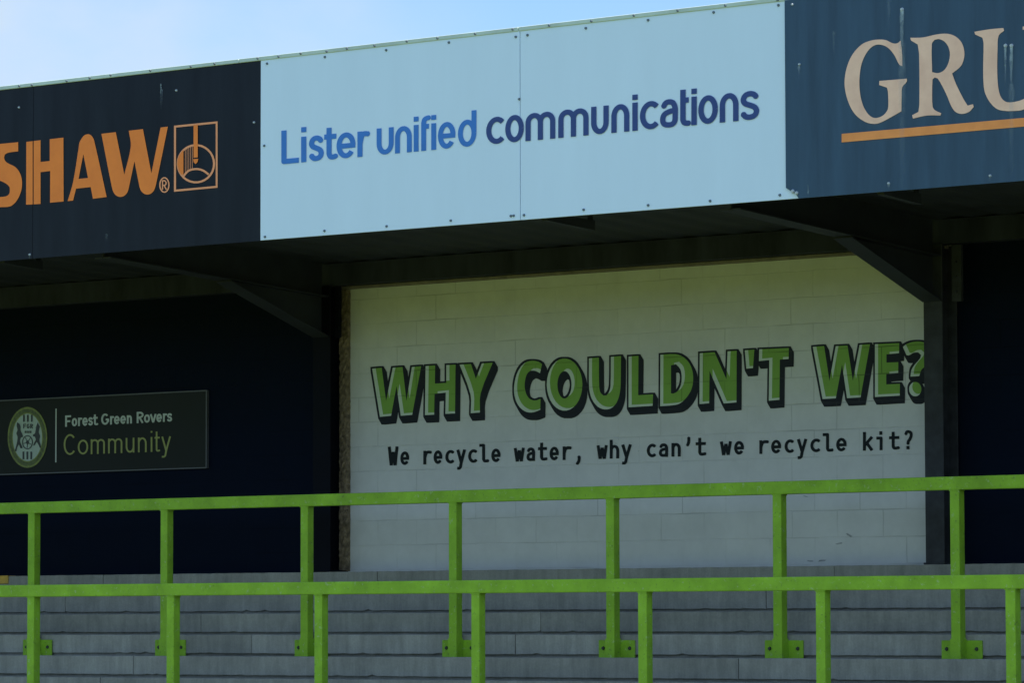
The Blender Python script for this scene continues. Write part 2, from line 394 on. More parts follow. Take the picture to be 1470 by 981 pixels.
def glyph(ch, x0, x1, xh, asc, w, style=''):
    """strokes of a letter between x0 and x1 (outer edges) standing on v=0: list of paths; x-height xh, ascender asc"""
    l, r, b, t = x0 + w / 2, x1 - w / 2, w / 2, xh - w / 2
    cx, cy, rx, ry = (l + r) / 2, xh / 2, (r - l) / 2, (xh - w) / 2
    X = lambda u: l + (r - l) * u
    V = lambda u: b + (t - b) * u
    sl = lambda pts: spline([(X(a), V(c)) for a, c in pts], 4)
    round_ = min(rx, ry)
    if ch == 'L': return [[(l, asc), (l, b), (x1, b)]]
    if ch == 'i' and style == 'mono':
        return [[(x0, t), (cx + rx * .3, t), (cx + rx * .3, 0)], [(cx + rx * .2, asc - w * 1.15), (cx + rx * .2, asc + w * .05)]]
    if ch == 'i': return [[(cx, 0), (cx, xh)], [(cx, asc - w * 1.0), (cx, asc)]]
    if ch == 's': return [sl([(.96, .84), (.80, .95), (.5, 1.0), (.18, .94), (.03, .76), (.16, .60), (.5, .51), (.86, .40), (.98, .23), (.84, .06), (.5, 0), (.2, .04), (0, .17)])]
    if ch == 'c':
        q = (r - l + w * .2) / (1 + math.cos(R(46)))
        return [arc(l + q, cy, q, ry, 46, 314, 20)]
    if ch == 'o': return [arc(cx, cy, rx, ry, 0, 360, 26)]
    if ch == 'e': return [arc(cx, cy, rx, ry, 0, 322, 22), [(l, cy - .02 * xh), (r + w / 2 * .9, cy - .02 * xh)]]
    if ch == 'd': return [arc(cx, cy, rx, ry, 0, 360, 24), [(r, cy), (r, asc)]]
    if ch == 'u':
        return [[(l, xh)] + arc(cx, b + ry * .8, rx, ry * .8, 180, 360, 14) + [(r, xh)]] + ([[(r, 0), (r, xh)]] if style == 'plain' else [])
    if ch in 'nh':
        p = [[(l, 0)] + arc(cx, t - ry * .8, rx, ry * .8, 180, 0, 14) + [(r, 0)]]
        if ch == 'h': p.append([(l, 0), (l, asc)])
        elif style in ('plain', 'mono'): p.append([(l, 0), (l, xh)])
        return p
    if ch == 'm':
        h = (r - l) / 2; q = h / 2
        p = [[(l, 0)] + arc(l + q, t - q * 1.1, q, q * 1.1, 180, 0, 10) + [(l + h, 0)], [(l + h, t - q * 1.1)] + arc(l + h + q, t - q * 1.1, q, q * 1.1, 180, 0, 10) + [(r, 0)]]
        if style == 'plain': p.append([(l, 0), (l, xh)])
        return p
    if ch == 'r':
        return [[(l, 0), (l, xh)], spline([(l, t * .55), (X(.25), V(.86)), (X(.62), V(1.0)), (x1, V(.97))], 4)]
    if ch == 't':
        s = x0 + (x1 - x0) * (.40 if style != 'uni' else 0) + (w / 2 if style == 'uni' else 0)
        p = [[(s, asc * .96 if style != 'uni' else asc)] + [(s, b + w * .7)] + spline([(s, b + w * .7), (s + w * .25, b + w * .15), (s + w * .8, b), (x1, b + (w * .18 if style != 'uni' else 0))], 4)]
        p.append([(x0 if style != 'uni' else s, t), (x1, t)])
        return p
    if ch == 'f':
        s = l
        return [[(s, 0), (s, asc - w * 1.4)] + spline([(s, asc - w * 1.4), (s + w * .2, asc - w * .75), (s + w * .7, asc - w * .5), (x1, asc - w * .45)], 4), [(s, t), (x1, t)]]
    if ch == 'a':
        return [sl([(.06, .80), (.22, .95), (.52, 1.0), (.84, .93), (1, .70), (1, .35), (.97, .15), (.80, .03), (.48, 0), (.12, .06), (0, .25), (.12, .46), (.5, .57), (1, .62)])] + ([[(r, 0), (r, V(.6))]] if style == 'mono' else [])
    if ch == 'y':
        m = cx
        return [[(l, xh), (m, 0 + b * .6)], [(r, xh), (m - rx * .02, b * .2), (m - rx * .22, -xh * .28), (m - rx * .5, -xh * .36), (x0 + w * .3, -xh * .36)]]
    if ch == 'v': return [[(l, xh), (cx, 0)], [(r, xh), (cx, 0)]]
    if ch == 'w': return [[(l, xh), (X(.25), 0)], [(X(.25), 0), (cx, xh * .82)], [(cx, xh * .82), (X(.75), 0)], [(X(.75), 0), (r, xh)]]
    if ch == 'W': return [[(l, asc), (X(.25), 0)], [(X(.25), 0), (cx, asc * .72)], [(cx, asc * .72), (X(.75), 0)], [(X(.75), 0), (r, asc)]]
    if ch == 'k': return [[(l, 0), (l, asc)], [(l, xh * .36), (r, xh)], [(X(.32), xh * .55), (r, 0)]]
    if ch == 'l':  # with foot and flag
        s = cx - rx * .1
        return [[(x0, asc - w / 2), (s, asc - w / 2), (s, b + w * .6)] + spline([(s, b + w * .6), (s + w * .25, b + w * .1), (s + w * .7, b), (x1, b + w * .1)], 4)]
    if ch == ',': return [spline([(cx + rx * .35, w * 1.1), (cx + rx * .5, w * .2), (cx, -w * .8), (l, -w * 1.4)], 4), [(cx - rx * .3, w * .45), (cx + rx * .75, w * .45)]]
    if ch == "'": return [spline([(cx + rx * .4, asc), (cx + rx * .5, asc - w * 1.0), (cx, asc - w * 1.9), (l, asc - w * 2.7)], 4), [(cx - rx * .4, asc - w * .5), (cx + rx * .9, asc - w * .5)]]
    if ch == '?': return [spline([(l, asc * .80), (X(.2), asc * .93), (X(.55), asc - b * .8), (X(.92), asc * .88), (r, asc * .72), (X(.78), asc * .54), (X(.48), asc * .42), (X(.42), asc * .28)], 4), [(X(.42), 0), (X(.42), w * 1.15)]]
    if ch == 'F': return [[(l, 0), (l, asc)], [(l, asc - w / 2), (x1, asc - w / 2)], [(l, asc * .48), (x1 - w * .4, asc * .48)]]
    if ch == 'R': return [[(l, 0), (l, asc)], [(l, asc - w / 2), (X(.5), asc - w / 2)] + arc(X(.5), asc * .72, rx, asc * .28 - w / 2, 90, -90, 10) + [(l, asc * .44)], [(X(.45), asc * .44), (r, 0)]]
    if ch in 'GC':
        ay = asc / 2
        a = arc(cx, ay, rx, ay - w / 2, 44, 318 if ch == 'C' else 345, 24)
        return [a] + ([[(cx + rx * .2, ay - w * .2), (r, ay - w * .2), (r, ay * .5)]] if ch == 'G' else [])
    raise KeyError(ch)

def text_line(bm, letters, base, xh, asc, w, Y, style='', mi=0):
    """letters: [(char, left px, right px)]; base(x) gives the baseline pixel row"""
    for ch, a, b in letters:
        st = style
        if ch == 't' and style == '' and (b - a) < 13: st = 'uni'
        h = xh(a) if callable(xh) else xh; s = asc(a) if callable(asc) else asc
        ww = w * (h / (xh(letters[0][1]) if callable(xh) else xh))
        polys = []
        for path in glyph(ch, a, b, h, s, ww, st):
            for pg in stroke(path, ww):
                polys.append(([(p[0], p[1] - base(p[0])) for p in pg], 'f'))
        lay(bm, polys, lambda t: mi if 'f' in t else None, Y)

def zoom(pts, ox, oy, s):                     # points measured on an enlargement -> photo pixels, y up
    return [(ox + x / s, -(oy + y / s)) for x, y in pts]

# ------------------------------------------------------------------ ground
bm = bmesh.new()
g = 1500
v = [bm.verts.new(p) for p in ((-g, -g, -.004), (g, -g, -.004), (g, g, -.004), (-g, g, -.004))]; bm.faces.new(v)
tag(obj('ground', bm, M['ground']), kind='structure')
bm = bmesh.new()
v = [bm.verts.new(p) for p in ((-140, -120, 0), (90, -120, 0), (90, 22.4, 0), (-140, 22.4, 0))]; bm.faces.new(v)
tag(obj('pitch_grass', bm, M['grass']), kind='structure')

bm = bmesh.new(); prof = [(-47, -.02), (-60, 2.0), (-85, 9.0), (-115, 16.0), (-160, 19.0), (-400, 22.0)]; cols = []  # unseen grassy slope added to block low sky and bounce green light
for i in range(41):
    x = -260 + 12 * i
    cols.append([bm.verts.new((x, y + random.uniform(-2, 2) * (k > 0), z + random.uniform(-.5, .5) * (k > 0))) for k, (y, z) in enumerate(prof)])
for a, b in zip(cols[:-1], cols[1:]):
    for k in range(len(prof) - 1): bm.faces.new((a[k], b[k], b[k + 1], a[k + 1]))
bmesh.ops.recalc_face_normals(bm, faces=bm.faces)
tag(obj('grass_bank', bm, M['grass']), kind='structure')

# ------------------------------------------------------------------ terrace steps
XA, XB = -46.0, -4.0
TOPZ, RISE, TREAD, Y0 = EYE + .484, .1885, .32, 28.2
terr = thing('terrace', (-22, 26.3, 0), 'weathered grey concrete terrace of long stepped rows below the back wall', 'terrace')
LYT = M['concrete']
joint_px = {0: [1198], 1: [], 2: [288.5], 3: [261, 362, 740], 4: [192, 1060], 5: [144, 1011]}
def unit(bm, a, b, yf, yb, zb, zt):
    """one precast length: worn, slightly chipped front edges"""
    n = max(6, int((b - a) / .055)); rows = []
    wz = [random.uniform(-.0025, .0025) for _ in range(n + 1)]
    for i in range(n + 1):
        x = a + (b - a) * i / n
        chip = random.uniform(.006, .016) if random.random() < .045 else .004 + random.uniform(0, .003)
        cb = random.uniform(.004, .014) if random.random() < .06 else .002
        z1 = zt + wz[i] * .6
        rows.append([bm.verts.new(p) for p in ((x, yb, zb), (x, yf + .006, zb + cb + wz[i]), (x, yf, zb + cb + .006), (x, yf + random.uniform(-.001, .001), (zb + zt) / 2), (x, yf, z1 - chip), (x, yf + chip * .8, z1), (x, yb, zt))])
    for p, q in zip(rows[:-1], rows[1:]):
        m = len(p)
        for j in range(m): bm.faces.new((p[j], q[j], q[(j + 1) % m], p[(j + 1) % m]))
    bm.faces.new(rows[0]); bm.faces.new(rows[-1][::-1])
    bmesh.ops.recalc_face_normals(bm, faces=bm.faces)
for k in range(12):
    yf = Y0 - TREAD * k; zt = TOPZ - RISE * k; zb = max(zt - RISE, 0)
    yb = (28.9 if k == 0 else yf + TREAD + .05)
    xs = [XA]
    pin = sorted(at(px, 860, yf).x for px in joint_px.get(k, []))
    x = XA + random.uniform(.3, 2.3)
    while x < XB - 1:
        if not any(abs(x - p) < 1.6 for p in pin): xs.append(x)
        x += random.uniform(3.2, 5.2)
    xs = sorted(xs + pin) + [XB]
    bm = bmesh.new(); tones = []
    for a, b in zip(xs[:-1], xs[1:]):
        n0 = len(bm.faces)
        dy = random.uniform(-.006, .006)
        unit(bm, a + .004, b - .004, yf + dy, yb, zb + .019, zt)
        tones += [random.uniform(.86, 1.13)] * (len(bm.faces) - n0)
    box(bm, (XA, yf + .022, zb), (XB, yb - .03, zt - .03), 0)
    tones += [.7] * 6
    o = obj('step', bm, M['concrete'], terr)
    ta = o.data.attributes.new('tone', 'FLOAT', 'FACE')
    for i, tv in enumerate(tones): ta.data[i].value = tv
bm = bmesh.new()
a, b = at(-30, 836, 28.19), at(11.5, 836, 28.19)
box(bm, (a.x, 28.186, TOPZ - .075), (b.x, 28.3, TOPZ + .004), 0, .004)
tag(obj('painted_edge', bm, M['yellow'], terr), 'short patch of yellow paint on the top edge of the terrace')

# ------------------------------------------------------------------ back walls
YW = 28.5
XL0, XL1 = at(449, 600, 28.25).x, at(474, 600, 28.25).x      # left column front face
XR0, XR1 = at(1327, 600, 28.25).x, at(1354, 600, 28.25).x    # right column front face
WT = EYE + 3.078                                              # wall head
FLOOR = TOPZ
xs0, xs1 = at(487, 700, 28.46).x, at(499, 700, 28.46).x

wn = thing('back_wall', (-33, YW, FLOOR), 'near black navy painted block wall left of the white wall, carrying the small community sign', 'wall')
bm = bmesh.new(); box(bm, (XA, YW, 0.0), (XL1 - .02, YW + .2, WT + .5))
obj('blockwork', bm, M['navy_block'], wn)
wr = thing('back_wall', (-11, YW, FLOOR), 'near black navy painted block wall at the right end beyond the steel column', 'wall')
bm = bmesh.new(); box(bm, (XR1 - .06, YW + .02, 0.0), (XB, YW + .22, WT + .5))
obj('blockwork', bm, M['navy_block'], wr)

ww_ = thing('back_wall', ((XL1 + XR0) / 2, YW, FLOOR), 'white painted block wall with a large green slogan painted between two dark columns', 'wall')
bm = bmesh.new(); box(bm, (XL1 - .017, YW, 0.0), (XR1 - .063, YW + .2, WT + .5))
obj('blockwork', bm, M['white_block'], ww_)
# rough edge strip at the left end
bm = bmesh.new()
nz_, nx_ = 90, 5
zz = [FLOOR + .01 + (WT - FLOOR - .02) * i / nz_ for i in range(nz_ + 1)]
grid = []
for i, z in enumerate(zz):
    row = []
    for j in range(nx_ + 1):
        e = .012 * random.uniform(-1, 1) if j == nx_ else 0
        row.append(bm.verts.new((xs0 + (xs1 - xs0) * j / nx_ + e, 28.46 + random.uniform(-.007, .009), z)))
    row.append(bm.verts.new((xs1, 28.505, z))); row.insert(0, bm.verts.new((xs0, 28.505, z)))
    grid.append(row)
for i in range(nz_):
    for j in range(nx_ + 2): bm.faces.new((grid[i][j], grid[i][j + 1], grid[i + 1][j + 1], grid[i + 1][j]))
o = obj('rough_edge', bm, M['rough_stone'], ww_)
tag(o, 'rough brown pitted strip along the left edge of the wall')
# battens at the wall head
bm = bmesh.new()
box(bm, (xs0 + .02, 28.43, WT - .006), (XR1 - .07, YW + .003, WT + .019), 0, .003)
obj('head_batten', bm, M['trim'], ww_)
# scuffs
bm = bmesh.new()
for px, py, wd, ht, an in ((1204, 781, 12, 3.6, -.2), (1219, 769, 12, 3.6, .5), (1163, 806, 12, 2.4, .05), (1180, 805.5, 15, 3, -.15), (1156, 713, 8, 1.6, .3), (905, 716, 7, 1.4, .1), (884, 637, 2, 1.2, 0), (917, 648, 1.6, 1.4, 0), (888, 631, 1.6, 1.2, 0)):
    n = 12
    pts = []
    for i in range(n):
        t = 2 * math.pi * i / n; rr = random.uniform(.55, 1.1)
        x_, y_ = wd / 2 * math.cos(t) * rr, ht / 2 * math.sin(t) * rr
        pts.append(at(px + x_ * math.cos(an) - y_ * math.sin(an), py + x_ * math.sin(an) + y_ * math.cos(an), YW - .004))
    bm.faces.new([bm.verts.new(p) for p in pts])
face_front(bm)
obj('scuff_mark', bm, M['scuff'], ww_)

# --- headline: WHY COULDN'T WE?  (face green, pale lower-left bevel, dark outline thrown to the lower right)
def ell(cx, cy, rx, ry, n=30): return [(cx + rx * math.cos(2 * math.pi * i / n), cy + ry * math.sin(2 * math.pi * i / n)) for i in range(n)]
def spl(p, n=3):                               # closed smooth outline
    m = len(p); q = []
    for i in range(m):
        a, b, c, d = (Vector(p[(i + j - 1) % m]) for j in range(4))
        for k in range(n):
            t = k / n
            q.append(tuple(.5 * ((2 * b) + (-a + c) * t + (2 * a - 5 * b + 4 * c - d) * t * t + (-a + 3 * b - 3 * c + d) * t ** 3)))
    return q
def soft(p, n=4, corner=42):
    m = len(p); P = [Vector(q) for q in p]; q = []
    def sharp(i):
        a, b = P[i] - P[i - 1], P[(i + 1) % m] - P[i]
        return a.length < 1e-6 or b.length < 1e-6 or a.angle(b) > R(corner)
    sh = [sharp(i) for i in range(m)]
    for i in range(m):
        j = (i + 1) % m; a, b = P[i], P[j]; d = b - a
        ta = d if sh[i] else (b - P[i - 1]).normalized() * d.length
        tb = d if sh[j] else (P[(j + 1) % m] - a).normalized() * d.length
        k = 1 if sh[i] and sh[j] else n
        for s_ in range(k):
            t = s_ / k; t2, t3 = t * t, t * t * t
            q.append(tuple(a * (2 * t3 - 3 * t2 + 1) + ta * (t3 - 2 * t2 + t) + b * (3 * t2 - 2 * t3) + tb * (t3 - t2)))
    return q
z1 = lambda p: zoom(p, 525, 500, 7.35)
z2 = lambda p: zoom(p, 725, 495, 6.682)
z3 = lambda p: zoom(p, 930, 485, 6.682)
z4 = lambda p: zoom(p, 1150, 475, 7.737)
HEAD = [
 [(z1([(68,218),(168,208),(215,560),(285,208),(388,200),(430,560),(487,200),(585,192),(490,705),(370,715),(325,400),(268,715),(150,727)]), [])],
 [(z1([(632,190),(732,183),(730,375),(850,368),(850,180),(948,175),(942,690),(840,695),(845,470),(726,482),(722,703),(625,708)]), [])],
 [(z1([(990,175),(1110,168),(1162,325),(1225,162),(1340,155),(1212,480),(1205,680),(1108,688),(1106,490)]), [])],
 [(z2([(355,188),(320,165),(260,155),(200,170),(150,215),(110,290),(88,390),(88,470),(105,540),(140,600),(190,640),(240,652),(290,645),(338,625),(340,520),(300,535),(260,533),(225,510),(200,465),(188,400),(195,330),(215,275),(245,250),(290,252),(335,275)]), [])],
 [(z2(ell(571, 384, 171, 251)), [z2(ell(570, 386, 68, 132))])],
 [(z2([(805,132),(900,125),(903,400),(915,460),(945,490),(975,487),(1000,450),(1012,390),(1015,118),(1112,110),(1108,400),(1095,490),(1065,565),(1015,612),(955,622),(895,600),(845,545),(815,470),(805,380)]), [])],
 [(z2([(1185,115),(1280,108),(1277,486),(1420,478),(1415,588),(1185,602)]), [])],
 [(z3([(120,165),(260,158),(330,180),(390,235),(425,310),(435,400),(420,490),(375,570),(310,630),(250,648),(118,658)]), [z3([(222,265),(270,255),(310,300),(325,370),(318,450),(290,510),(250,535),(222,535)])])],
 [(z3([(498,150),(640,140),(754,400),(765,132),(852,126),(850,622),(728,632),(592,320),(588,630),(495,638)]), [])],
 [(z3([(930,122),(1022,115),(1008,292),(945,298)]), [])],
 [(z3([(1068,112),(1352,100),(1350,205),(1266,210),(1262,597),(1160,606),(1165,215),(1066,225)]), [])],
 [(z4([(130,180),(255,170),(315,560),(385,172),(515,165),(575,560),(650,158),(765,150),(660,742),(510,750),(455,375),(385,752),(238,760)]), [])],
 [(z4([(820,150),(1090,138),(1087,250),(948,262),(948,355),(1080,350),(1078,470),(946,482),(946,598),(1098,590),(1095,722),(820,737)]), [])],
 [(z4([(1130,180),(1170,150),(1240,125),(1330,122),(1400,150),(1440,210),(1445,290),(1400,380),(1340,430),(1312,505),(1215,510),(1225,440),(1260,380),(1320,310),(1332,270),(1300,240),(1250,245),(1195,275),(1170,270)]), []), (z4(ell(1268, 650, 68, 80)), [])],
]
HEAD = [[(soft(o_, 3) if len(o_) < 29 else o_, [soft(h_, 3) if len(h_) < 29 else h_ for h_ in hs_]) for o_, hs_ in L_] for L_ in HEAD]
def hull(pts):
    P = sorted(set((round(a, 5), round(b, 5)) for a, b in pts))
    def half(P):
        h = []
        for p in P:
            while len(h) > 1 and (h[-1][0]-h[-2][0])*(p[1]-h[-2][1]) - (h[-1][1]-h[-2][1])*(p[0]-h[-2][0]) <= 0: h.pop()
            h.append(p)
        return h
    a, b = half(P), half(P[::-1])
    return a[:-1] + b[:-1]
OUT, TH, BV = 2.5, (4.8, -8.6), (4.5, 3.5)
bm = bmesh.new()
for word in ((0, 1, 2), (3, 4, 5, 6, 7, 8, 9, 10), (11, 12, 13)):
    polys = []
    for k in word:
        for ol, holes in HEAD[k]:
            polys.append((ol, ('F', k))); polys.append(([(x + BV[0], y + BV[1]) for x, y in ol], ('G', k)))
            polys.append(([(x + TH[0], y + TH[1]) for x, y in ol], ('D2', k)))
            for hl in holes:
                polys.append((hl, ('h', k))); polys.append(([(x + BV[0], y + BV[1]) for x, y in hl], ('g', k)))
                polys.append(([(x + TH[0], y + TH[1]) for x, y in hl], ('h2', k)))
            for lp in [ol] + holes:
                for i in range(len(lp)):
                    p, q = lp[i], lp[(i + 1) % len(lp)]
                    pts = []
                    for (a, b) in (p, q):
                        for ox, oy in ((0, 0), TH):
                            pts += [(a + ox + sx * OUT, b + oy + sy * OUT) for sx in (-1, 1) for sy in (-1, 1)]
                    polys.append((hull(pts), ('D', k)))
    def cls(s, word=word):
        for k in word:
            if ('F', k) in s and ('h', k) not in s:
                return 0 if (('G', k) in s and ('g', k) not in s) else 1
        for k in word:
            if ('D', k) in s or (('D2', k) in s and ('h2', k) not in s): return 2
        return None
    lay(bm, polys, cls, YW - .004)
face_front(bm)
obj('headline_lettering', bm, [M['green_face'], M['light_face'], M['shadow_ink']], ww_)

# --- slogan
bm = bmesh.new()
SL = [('W',556.6,572),('e',574.6,587.4),('r',607.6,619),('e',622.3,635),('c',639.2,652),('y',655,669),('c',672,685),('l',688,701.2),('e',705.2,718.6),
      ('w',737.4,753.4),('a',755.8,768),('t',772.3,785),('e',788.9,802.2),('r',807.6,819.8),(',',826,834.6),
      ('w',856.3,872.5),('h',875.2,888.8),('y',891.7,907),('c',928.4,941.7),('a',945.8,959),('n',963.8,977.2),("'",984.6,991.6),('t',998.6,1013.2),
      ('w',1033.3,1050.7),('e',1053.8,1068),('r',1090,1103),('e',1106.9,1121.4),('c',1126.2,1139.7),('y',1143.8,1159),('c',1163.2,1177.5),('l',1181,1195.8),('e',1200.3,1215.3),
      ('k',1238.7,1254),('i',1258,1269.4),('t',1276.2,1291),('?',1298,1310)]
text_line(bm, SL, lambda x: 668.6 - .0312 * (x - 564), 19.6, 27.0, 4.3, YW - .004, 'mono')
face_front(bm)
obj('slogan_lettering', bm, M['slogan_ink'], ww_)

# ------------------------------------------------------------------ community sign on the left wall
YS = 28.474
cs = thing('wall_sign', at(140, 680, YS), 'small dark rectangular sign reading Forest Green Rovers Community with a round green crest', 'sign')
p00, p11 = at(296, 671, YS), at(296, 562, YS)
sx0 = at(-24, 600, YS).x
bm = bmesh.new(); box(bm, (sx0, YS, p00.z), (p00.x, YS + .022, p11.z), 0, .002)
obj('panel', bm, M['sign_dark'], cs)
bm = bmesh.new()
fw_ = .011
for lo, hi in (((sx0 - fw_, p11.z), (p00.x + fw_, p11.z + fw_)), ((sx0 - fw_, p00.z - fw_), (p00.x + fw_, p00.z)), ((sx0 - fw_, p00.z), (sx0, p11.z)), ((p00.x, p00.z), (p00.x + fw_, p11.z))):
    box(bm, (lo[0], YS - .008, lo[1]), (hi[0], YS + .024, hi[1]))
obj('frame', bm, M['sign_frame'], cs)
bm = bmesh.new()
FG = [('F',93.5,102),('o',102.9,110.9),('r',112,117.6),('e',118.2,126),('s',126.6,133.5),('t',133.6,140.2),('G',145.2,156.6),('r',158,163.2),('e',163.6,171.8),('e',172.6,180.7),('n',182,189.4),
      ('R',196.2,206.2),('o',206.7,215.3),('v',215,224.8),('e',224.4,232.5),('r',233.8,239.2),('s',239.7,247.2)]
text_line(bm, FG, lambda x: 613.0 - .05 * (x - 96), 12.0, 16.2, 2.7, YS - .004, 'plain')
face_front(bm); obj('club_name', bm, M['sign_white'], cs)
bm = bmesh.new()
CM = [('C',91.4,109.6),('o',111.6,126.7),('m',130.2,150.6),('m',155.1,175.7),('u',180.4,193),('n',198,210.6),('i',216,219),('t',221.8,229.3),('y',231.6,245.5)]
text_line(bm, CM, lambda x: 653.6 - .038 * (x - 100), 21.3, 30.0, 2.5, YS - .004, 'plain')
face_front(bm); obj('community_lettering', bm, M['sign_lime'], cs)
bm = bmesh.new()
lay(bm, [([(79.6, -587), (81.4, -586.9), (81.0, -664.2), (79.2, -664.3)], 'f')], FILL, YS - .004)
face_front(bm); obj('divider_line', bm, M['sign_white'], cs)
# crest
zc = lambda p: zoom(p, 0, 570, 8.175)
bm = bmesh.new()
lay(bm, [(zc(ell(322, 477, 233, 358, 40)), 'o'), (zc(ell(322, 477, 216, 335, 40)), 'b'), (zc(ell(322, 477, 182, 292, 40)), 'c'), (zc(ell(322, 477, 172, 278, 40)), 'i')],
    lambda s: 2 if 'i' in s else 0 if 'c' in s else 1 if 'b' in s else 0, YS - .004)
face_front(bm)
cr = obj('crest', bm, [M['crest_ring'], M['crest_ring_dark'], M['crest_field']], cs)
bm = bmesh.new()
ink = []
for x in (280, 326, 372): ink.append(zc([(x - 10, 212), (x + 10, 210), (x + 10, 292), (x - 10, 296)]))
for x in (274, 320, 366): ink.append(zc([(x - 10, 645), (x + 10, 643), (x + 10, 733), (x - 10, 737)]))
def crest_text(s, x0, wd, v0, ht, w):
    for i, ch in enumerate(s):
        a = x0 + i * wd * 1.2
        for path in glyph(ch, a, a + wd, ht, ht, w):
            for pg in stroke(path, w): ink.append(zc([(p[0], v0 - p[1]) for p in pg]))
crest_text('FGR', 272, 34, 372, 54, 11)
lion = [(200,300),(225,315),(240,350),(240,390),(262,440),(270,470),(245,480),(235,520),(262,590),(262,605),(240,605),(222,560),(205,590),(190,640),(172,640),(185,590),(200,530),(205,470),(192,430),(205,390),(195,340)]
uni = [(445,300),(455,330),(468,350),(460,380),(455,420),(470,460),(462,510),(478,570),(482,600),(466,600),(450,560),(430,530),(405,570),(388,575),(400,540),(418,505),(410,470),(385,465),(385,445),(410,430),(420,380),(425,345)]
ink += [soft(zc(lion)), soft(zc(uni)), zc([(405,375),(450,330),(452,338)])]
for pg in stroke(ell(322, 535, 58, 78, 20), 11, closed=True): ink.append(zc(pg))
for a in range(5):
    t = 2 * math.pi * a / 5 + .4
    for pg in stroke([(322, 535), (322 + 50 * math.cos(t), 535 + 66 * math.sin(t))], 8): ink.append(zc(pg))
ink.append(zc(ell(322, 535, 18, 24, 10)))
for i in range(4): ink.append(zc([(290 + i * 21, 402), (304 + i * 21, 400), (304 + i * 21, 426), (290 + i * 21, 428)]))
lay(bm, [(p, 'f') for p in ink], FILL, YS - .007)
face_front(bm); obj('crest_drawing', bm, M['crest_ink'], cr)

# ------------------------------------------------------------------ steel columns
def column(x0, x1, label, steel, e0, e1):
    t = thing('steel_column', ((x0 + x1) / 2, 28.375, FLOOR), label, 'column', 'steel columns along the back wall')
    bm = bmesh.new(); ft = .014
    zt = EYE + 3.094
    box(bm, (x0, 28.25, FLOOR - .3), (x1, 28.25 + ft, zt), 0, .003)
    box(bm, (x0, 28.486 - ft, FLOOR - .3), (x1, 28.486, zt), 0, .003)
    xm = (x0 + x1) / 2
    box(bm, (xm - .006, 28.25 + ft, FLOOR - .3), (xm + .006, 28.486 - ft, zt))
    obj('shaft', bm, steel, t)
    bm = bmesh.new()
    box(bm, (x0 - .004, 28.22, FLOOR - .0), (x1 + .02, 28.487, FLOOR + .016), 0, .003)
    obj('base_plate', bm, steel, t)
    # boxed beam end beside the head
    bm = bmesh.new()
    box(bm, (x1 + e0, 28.30, EYE + 2.62), (x1 + e1, 28.34, EYE + 3.085), 0, .004)
    for z in (2.70, 2.82, 2.94):
        disc(bm, (x1 + (e0 + e1) / 2, 28.295, EYE + z), .014, .016)
    obj('beam_end_plate', bm, steel, t)
    return t
column(XL0, XL1, 'dark steel column at the left edge of the white wall, beside the rough brown strip', M['navy_steel'], .01, .062)
column(XR0, XR1, 'dark steel column at the right edge of the white wall, covering the end of its question mark', M['grey_steel'], .06, .15)

# ------------------------------------------------------------------ roof
YF = 25.2
FB, FT = EYE + 3.17, EYE + 4.675
roof = thing('stand_roof', (-22, 27, EYE + 3.09), 'dark cantilever roof over the terrace with haunched steel rafters and a pale metal capping', 'roof')
def under(y): return EYE + 3.30 + (28.3 - y) * .045
bm = bmesh.new()                                # corrugated sheet, ribs along Y, closed on top
nx = int((XB - XA) / .0825)
y0_, y1_ = YF + .06, 29.2
prev = None
for i in range(nx + 1):
    x = XA + (XB - XA) * i / nx; dz = (.0, .012, .012, .0)[i % 4]
    a = [bm.verts.new((x, y0_, under(y0_) + dz)), bm.verts.new((x, y1_, under(y1_) + dz)), bm.verts.new((x, y1_, under(y1_) + .16)), bm.verts.new((x, y0_, under(y0_) + .16))]
    if prev:
        bm.faces.new((prev[0], prev[1], a[1], a[0])); bm.faces.new((prev[3], a[3], a[2], prev[2]))
        bm.faces.new((prev[0], a[0], a[3], prev[3])); bm.faces.new((prev[1], prev[2], a[2], a[1]))
    prev = a
obj('roof_sheet', bm, M['roof_sheet'], roof)
bm = bmesh.new()
box(bm, (XA, 28.3, EYE + 3.098), (XB, 28.36, EYE + 3.292), 0, .004)
box(bm, (XA, 28.285, EYE + 3.285), (XB, 28.42, EYE + 3.297), 0)
obj('wall_beam', bm, M['dark_timber'], roof)
bm = bmesh.new(); box(bm, (XA, 28.37, EYE + 3.10), (XB, 28.45, EYE + 3.29)); obj('wall_plate', bm, M['dark_steel'], roof)
for yp in (26.3, 27.35):
    bm = bmesh.new(); z = under(yp)
    box(bm, (XA, yp, z - .14), (XB, yp + .012, z + .004)); box(bm, (XA, yp + .012, z - .14), (XB, yp + .06, z - .13))
    #obj('purlin', bm, M['dark_steel'], roof)
    bm.free()
# fascia backing frame
bm = bmesh.new()
box(bm, (XA, YF + .035, FB + .012), (XB, YF + .06, FT - .02))
obj('fascia_backing', bm, M['dark_steel'], roof)
bm = bmesh.new(); box(bm, (XA, YF + .06, FB + .02), (XB, YF + .14, FB + .10), 0, .004); obj('fascia_rail', bm, M['dark_steel'], roof)
# pale capping along the top edge, in lapped lengths
bm = bmesh.new(); x = XA
cuts = [at(p, 50, YF).x for p in (-900, -420, -60, 344, 745, 1116, 1480, 1900)]
for a, b in zip([XA] + cuts, cuts + [XB]):
    if b - a < .05: continue
    box(bm, (a + .0015, YF - .012, FT - .006), (b - .0015, YF + .10, FT + .028), 0, .004)
obj('capping', bm, M['capping'], roof)

